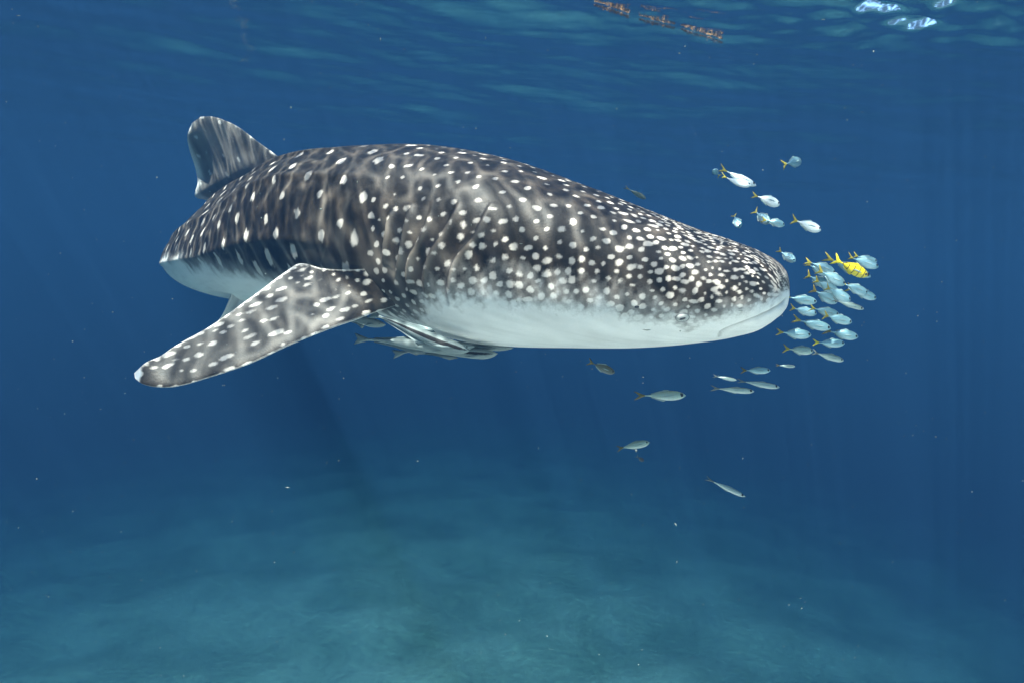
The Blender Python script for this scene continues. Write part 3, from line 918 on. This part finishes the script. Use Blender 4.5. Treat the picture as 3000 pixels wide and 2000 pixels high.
fish("jack_fish", 2410, 798, 2475, 835, 33, 2.42, "large silver fish overlapping the pale one below the yellow fish", G2, roll=0.35)
fish("jack_fish", 2375, 779, 2425, 806, 22, 2.75, "dim bluish fish peeping out behind the pale upper fish", G2)
fish("jack_fish", 2373, 811, 2432, 840, 29, 2.58, "silver fish with its head behind the large silver fish", G2, roll=0.2)
fish("jack_fish", 2397, 826, 2455, 856, 28, 2.50, "yellowish silver fish squeezed between two others in mid shoal", G2, roll=0.2)
fish("jack_fish", 2427, 849, 2492, 881, 32, 2.40, "silver fish in mid shoal with a bright yellow tail over its neighbour", G2, roll=0.35)
fish("jack_fish", 2393, 855, 2452, 888, 30, 2.55, "dull silver fish with olive tail, under the mid-shoal yellow tails", G2, tail=T_OLIVE, roll=0.05)
fish("jack_fish", 2478, 834, 2542, 861, 29, 2.48, "silver fish below the yellow banded one, its nose over another fish", G2, roll=0.4)
fish("jack_fish", 2502, 848, 2567, 876, 26, 2.60, "bluish fish farthest out, hidden behind its neighbour but for the head", G2, roll=0.2)
fish("scad_fish", 2456, 883, 2531, 906, 15, 2.48, "slender greenish fish under the outer edge of the shoal", None, body=SCAD, mat=M_SCAD, tail=T_GREY)
fish("jack_fish", 2317, 872, 2393, 885, 27, 2.36, "silver blue fish whose tail nearly touches the shark's lip", G2)
fish("jack_fish", 2328, 905, 2393, 920, 26, 2.44, "pale fish just in front of the shark's lower jaw", G2, roll=0.35)
fish("jack_fish", 2387, 905, 2458, 922, 25, 2.40, "silver fish with its bright tail across the pale fish by the jaw", G2)
fish("jack_fish", 2424, 926, 2496, 945, 27, 2.36, "silver fish tucked under another at the shoal's outer side", G2)
fish("jack_fish", 2347, 940, 2434, 963, 29, 2.38, "long-bodied silver fish with a steep yellow tail below the jaw", G2)
fish("jack_fish", 2295, 974, 2377, 982, 30, 2.34, "well lit level fish below the jaw, nearest to the shark's chin", G2)
fish("jack_fish", 2437, 972, 2514, 988, 28, 2.42, "bluish green fish with olive tail, lowest on the outer side but one", G2, tail=T_OLIVE)
fish("jack_fish", 2400, 1003, 2475, 1006, 25, 2.40, "level silver fish with the brightest yellow tail", G2, tail=T_BRIGHT)
fish("jack_fish", 2314, 1022, 2383, 1029, 26, 2.36, "dusky blue fish with a half bright tail, low in the shoal", G2, mat=M_BARRED)
fish("scad_fish", 2397, 1035, 2472, 1056, 20, 2.46, "slender silver fish at the bottom of the shoal with a bright flank patch", None, body=SCAD, mat=M_SCAD, tail=T_GREY)
G3 = "slender fish below the shark's head"
fish("scad_fish", 2284, 1070, 2330, 1073, 10, 2.8, "tiny slim brownish fish under the shoal", G3, body=SCAD, mat=M_SCAD, tail=T_OLIVE, small=True)
fish("jack_fish", 1737, 1064, 1801, 1092, 27, 2.6, "dusky olive fish nosing down under the shark's belly", None, mat=M_OLIVE, tail=T_OLIVE)
fish("jack_fish", 1890, 1158, 2009, 1158, 32, 2.25, "largest silver fish with faint bars and olive yellow tail, below the belly", None, mat=M_BARRED, tail=T_OLIVE, tail_k=1.1)
fish("jack_fish", 2187, 1084, 2257, 1085, 21, 2.55, "small silver fish with olive tail above two slender ones", None, tail=T_OLIVE)
fish("scad_fish", 2104, 1103, 2158, 1113, 12, 3.2, "dim small slender fish behind the pair of slender silver fish", G3, body=SCAD, mat=M_SCAD, tail=T_GREY, small=True)
fish("scad_fish", 2185, 1118, 2284, 1134, 19, 2.40, "slender shining silver fish, right one of a pair", G3, body=SCAD, mat=M_SCAD, tail=T_GREY, roll=0.35)
fish("scad_fish", 2109, 1138, 2210, 1146, 19, 2.38, "slender silver fish with dark back, left one of a pair", G3, body=SCAD, mat=M_SCAD, tail=T_GREY)
fish("jack_fish", 1826, 1310, 1903, 1295, 24, 2.55, "barred silver fish with olive tail, climbing, low over the seabed", None, body=SCAD, mat=M_BARRED, tail=T_OLIVE, thick=0.3)
fish("small_dark_fish", 1868, 1337, 1886, 1350, 13, 2.9, "tiny black fish just under the climbing barred fish", None, mat=M_DARK, tail=T_GREY, small=True)
fish("scad_fish", 2089, 1410, 2184, 1454, 16, 2.5, "slender fish heading down, lowest of all, bright patch on its side", None, body=SCAD, mat=M_SCAD, tail=T_GREY, roll=0.2)
fish("jack_fish", 1843, 556, 1893, 584, 16, 4.6, "faint greenish fish far off above the shark's back", None, mat=M_OLIVE, tail=T_OLIVE, small=True)

# ---------------------------------------------------------------- remoras under the belly
rem, n, l, b = new_mat("remora_skin")
at_ = n.new("ShaderNodeAttribute"); at_.attribute_name = "pattern"
sp = n.new("ShaderNodeSeparateColor"); l.new(at_.outputs["Color"], sp.inputs[0])
tc = n.new("ShaderNodeTexCoord"); nb = n.new("ShaderNodeTexNoise"); nb.inputs["Scale"].default_value = 120; l.new(tc.outputs["Object"], nb.inputs["Vector"])
rr_ = n.new("ShaderNodeMapRange"); rr_.inputs[1].default_value = 0.35; rr_.inputs[2].default_value = 0.65
gr = math2('ADD', sp.outputs[0], math2('MULTIPLY', math2('SUBTRACT', nb.outputs["Fac"], 0.5), 0.4)); l.new(gr, rr_.inputs[0])
c = mixc(sp.outputs[1], (0.21, 0.25, 0.25, 1), (0.085, 0.11, 0.11, 1))
c = mixc(rr_.outputs[0], c, (0.022, 0.021, 0.020, 1))
l.new(c, b.inputs["Base Color"]); b.inputs["Roughness"].default_value = 0.6; b.inputs["Specular IOR Level"].default_value = 0.2
R_FIN = plain("remora_fin", (0.15, 0.19, 0.195), 0.5, noise=0.2)


def remora(path, hpx, label, dark=1.0, fins=True):
    """path: (px, py, depth) from tail to snout; hpx: greatest height in photo pixels."""
    pp = np.array([at(*p) for p in path])
    k = len(pp); q = np.linspace(0, 1, 70)
    Cn = spline(np.linspace(0, 1, k), pp, q)
    Tn = np.gradient(Cn, axis=0); Tn /= np.linalg.norm(Tn, axis=1)[:, None]
    view = Cn / np.linalg.norm(Cn, axis=1)[:, None]
    Yn = view - (view * Tn).sum(1)[:, None] * Tn; Yn /= np.linalg.norm(Yn, axis=1)[:, None]
    Un = np.cross(Tn, Yn)
    H = 1.08 * hpx / F * np.linalg.norm(Cn[35])
    xs_ = [0, .1, .25, .45, .62, .76, .88, .95, 1]
    up = spline(xs_, [.10, .12, .24, .40, .48, .44, .30, .16, .02], q) * H
    dn = spline(xs_, [.10, .12, .24, .44, .52, .50, .36, .20, .02], q) * H
    wd = spline(xs_, [.05, .10, .20, .36, .46, .50, .42, .27, .04], q) * H * 0.95
    m = 28; t_ = np.linspace(0, 2 * math.pi, m, endpoint=False); c_, s_ = np.cos(t_)[None], np.sin(t_)[None]
    z = np.where(c_ > 0, c_ * up[:, None], c_ * dn[:, None])
    ring = Cn[:, None] + Un[:, None] * z[..., None] + Yn[:, None] * (s_ * wd[:, None])[..., None]
    rel = z / (H * 0.5)
    rel = np.where(c_ > 0, c_, c_) * np.ones_like(z)
    band = np.exp(-((rel - 0.02) / (0.20 + 0.16 * np.sin(q * math.pi)[:, None])) ** 4) * (0.25 + 0.75 * smooth(0.98, 0.90, q)[:, None])
    band = band * dark
    back = smooth(0.35, 0.95, rel) * 0.9
    pat_ = np.stack([band, back, 0 * band, 0 * band], -1).reshape(-1, 4)
    root = empty("remora", tuple(Cn[35])); tag(root, label, "remora", "remoras riding under the shark's belly")
    f = grid_faces(70, m, wrap=True).tolist() + [tuple(range(m))[::-1], tuple(range(69 * m, 70 * m))]
    mesh_object("body", ring.reshape(-1, 3), f, rem, root, pat=pat_)

    def blade(name, pts2, off=0.0):
        """pts2: (along 0..1, up in H) outline."""
        P3 = []
        for a, u_ in pts2:
            a2 = np.clip(a, 0, 1); i = min(int(a2 * 69), 69)
            P3.append(Cn[i] + Tn[i] * (a - a2) * np.linalg.norm(Cn[-1] - Cn[0]) + Un[i] * u_ * H + Yn[i] * off * H)
        P3 = np.array(P3); i0 = min(int(np.clip(pts2[0][0], 0, 1) * 69), 69); nrm = Yn[i0]
        cc = P3.mean(0); k2 = len(P3); inner = cc + (P3 - cc) * 0.55; th_ = 0.035 * H
        v = np.vstack([P3, inner + nrm * th_, inner - nrm * th_, cc + nrm * th_, cc - nrm * th_])
        ff = []
        for a in range(k2):
            c2 = (a + 1) % k2
            ff += [(a, c2, k2 + c2, k2 + a), (c2, a, 2 * k2 + a, 2 * k2 + c2), (k2 + a, k2 + c2, 3 * k2), (2 * k2 + c2, 2 * k2 + a, 3 * k2 + 1)]
        mesh_object(name, v, ff, R_FIN, root)
    blade("tail_fin", [(0.04, .10), (-0.05, .30), (-0.12, .48), (-0.10, .18), (-0.085, 0), (-0.10, -.18), (-0.12, -.48), (-0.05, -.30), (0.04, -.10)])
    if fins:
        blade("dorsal_fin", [(0.10, .10), (0.30, .26), (0.50, .40), (0.54, .52), (0.50, .72), (0.42, .60), (0.28, .36), (0.10, .20)])
        blade("anal_fin", [(0.10, -.10), (0.30, -.28), (0.48, -.44), (0.52, -.60), (0.46, -.86), (0.40, -.66), (0.28, -.42), (0.10, -.20)])
        blade("pectoral_fin", [(0.78, -.10), (0.74, -.20), (0.64, -.34), (0.56, -.44), (0.62, -.24), (0.70, -.08)], -0.50)
    i = int(0.885 * 69)
    for sd in (-1, 1):
        p0 = Cn[i] + Yn[i] * sd * wd[i] * 0.99 + Un[i] * 0.02 * H
        eo = disc_dome("eye", p0, Yn[i] * sd, Tn[i], 0.085 * H, 0.085 * H, 0.04 * H, R_FIN, root, 4, 14)
        disc_dome("pupil", p0 + Yn[i] * sd * 0.02 * H, Yn[i] * sd, Tn[i], 0.05 * H, 0.05 * H, 0.03 * H, pupil_m, eo, 4, 12)
    return root


remora([(1108, 926, 2.47), (1155, 944, 2.42), (1220, 973, 2.37), (1290, 1002, 2.33), (1340, 1018, 2.32), (1376, 1027, 2.32)], 36, "remora with bold black side stripe, foremost under the pectoral fin")
remora([(1072, 994, 2.55), (1130, 998, 2.52), (1200, 1006, 2.48), (1290, 1014, 2.45), (1350, 1016, 2.44), (1392, 1014, 2.44)], 34, "pale plain remora hanging tail-left below the striped one", dark=0.25)
remora([(1180, 1032, 2.52), (1230, 1024, 2.50), (1300, 1026, 2.47), (1380, 1033, 2.44), (1425, 1036, 2.43), (1458, 1035, 2.42)], 28, "lowest remora, grey, its head far forward past the striped one", dark=0.75)
remora([(1290, 990, 2.60), (1350, 1004, 2.58), (1410, 1014, 2.56), (1460, 1018, 2.54), (1504, 1019, 2.52)], 17, "small remora pressed to the white belly, farthest forward", dark=0.4, fins=False)
remora([(1260, 995, 2.56), (1320, 1008, 2.53), (1380, 1017, 2.50), (1420, 1021, 2.48), (1452, 1021, 2.47)], 20, "thin remora between the belly and the lowest one", dark=0.6, fins=False)
remora([(1010, 935, 2.95), (1050, 938, 2.92), (1090, 945, 2.90), (1130, 952, 2.88)], 24, "dim remora farthest back, half hidden by the pectoral fin", dark=0.3)

# ---------------------------------------------------------------- drifting seaweed at the surface
weed_m = plain("seaweed", (0.16, 0.085, 0.03), 0.8, noise=0.5, scale=40)


def at_z(px, py, z):
    d = CR @ np.array([(px - 1500.0) / F, -(py - 1000.0) / F, -1.0])
    return d * (z / d[2])


def seaweed(a, b_, width, count, label, seed):
    g = np.random.default_rng(seed)
    p0, p1 = at_z(*a, SURF_Z - 0.02), at_z(*b_, SURF_Z - 0.02)
    ax = p1 - p0; sd = np.array([-ax[1], ax[0], 0]); sd /= np.linalg.norm(sd)
    v, f = [], []
    for k in range(count):
        u_ = g.uniform(0, 1); w = g.normal(0, 0.5) * width * math.sin(math.pi * (0.12 + 0.76 * u_))
        c_ = p0 + ax * u_ + sd * w
        c_ = np.array([c_[0], c_[1], surf_z(c_[0], c_[1]) - 0.012 - abs(g.normal(0, 0.010))])
        d1 = g.normal(size=3) * np.array([1, 1, 0.45]); d1 /= np.linalg.norm(d1)
        d2 = np.cross(d1, g.normal(size=3)); d2 /= np.linalg.norm(d2); d3 = np.cross(d1, d2)
        L, W_ = g.uniform(0.005, 0.014), g.uniform(0.002, 0.004)
        o = len(v)
        v += [c_ - d1 * L, c_ + d2 * W_ + d3 * 0.002, c_ + d1 * L + d3 * 0.004, c_ - d2 * W_ + d3 * 0.002, c_ - d3 * 0.002]
        f += [(o, o + 1, o + 2, o + 3), (o, o + 4, o + 1), (o + 1, o + 4, o + 2), (o + 2, o + 4, o + 3), (o + 3, o + 4, o)]
    root = mesh_object("seaweed_strand", np.array(v), f, weed_m, smooth_shade=False)
    tag(root, label, "seaweed", "brown weed drifting in a line at the surface")


seaweed((1742, 12), (1842, 50), 0.018, 300, "brown seaweed strand at the surface, thickest, upper end of the line", 1)
seaweed((1872, 56), (1976, 82), 0.016, 260, "long brown seaweed strand at the surface, second in the line", 2)
seaweed((1996, 86), (2048, 103), 0.010, 120, "short thin brown seaweed scrap at the surface, third in the line", 3)
seaweed((2050, 103), (2116, 125), 0.010, 150, "thin brown seaweed strand ending the line towards the glints", 4)

# ---------------------------------------------------------------- specks adrift in the water
g = np.random.default_rng(99)
v, f = [], []
oc = np.array([(1, 0, 0), (-1, 0, 0), (0, 1, 0), (0, -1, 0), (0, 0, 1), (0, 0, -1)], float)
of = [(0, 2, 4), (2, 1, 4), (1, 3, 4), (3, 0, 4), (2, 0, 5), (1, 2, 5), (3, 1, 5), (0, 3, 5)]
for k in range(1500):
    Yd = 0.45 + 4.0 * g.random() ** 1.4
    p = at(g.uniform(-300, 3300), g.uniform(-200, 2300), Yd)
    if p[2] > SURF_Z - 0.1: continue
    r = g.uniform(0.0003, 0.0011) * (1 + 1.2 * (g.random() < 0.05)) * (0.45 + 0.35 * Yd)
    st3 = np.array([1, 1, 1]) * g.uniform(0.5, 1.4, 3)
    if g.random() < 0.08: st3[g.integers(3)] *= 5
    o = len(v)
    v += (p + oc * r * st3).tolist(); f += [tuple(o + i for i in t_) for t_ in of]
tag(mesh_object("suspended_particles", v, f, plain("plankton", (0.16, 0.19, 0.18), 0.8)), kind="stuff", label="pale specks drifting everywhere in the water")
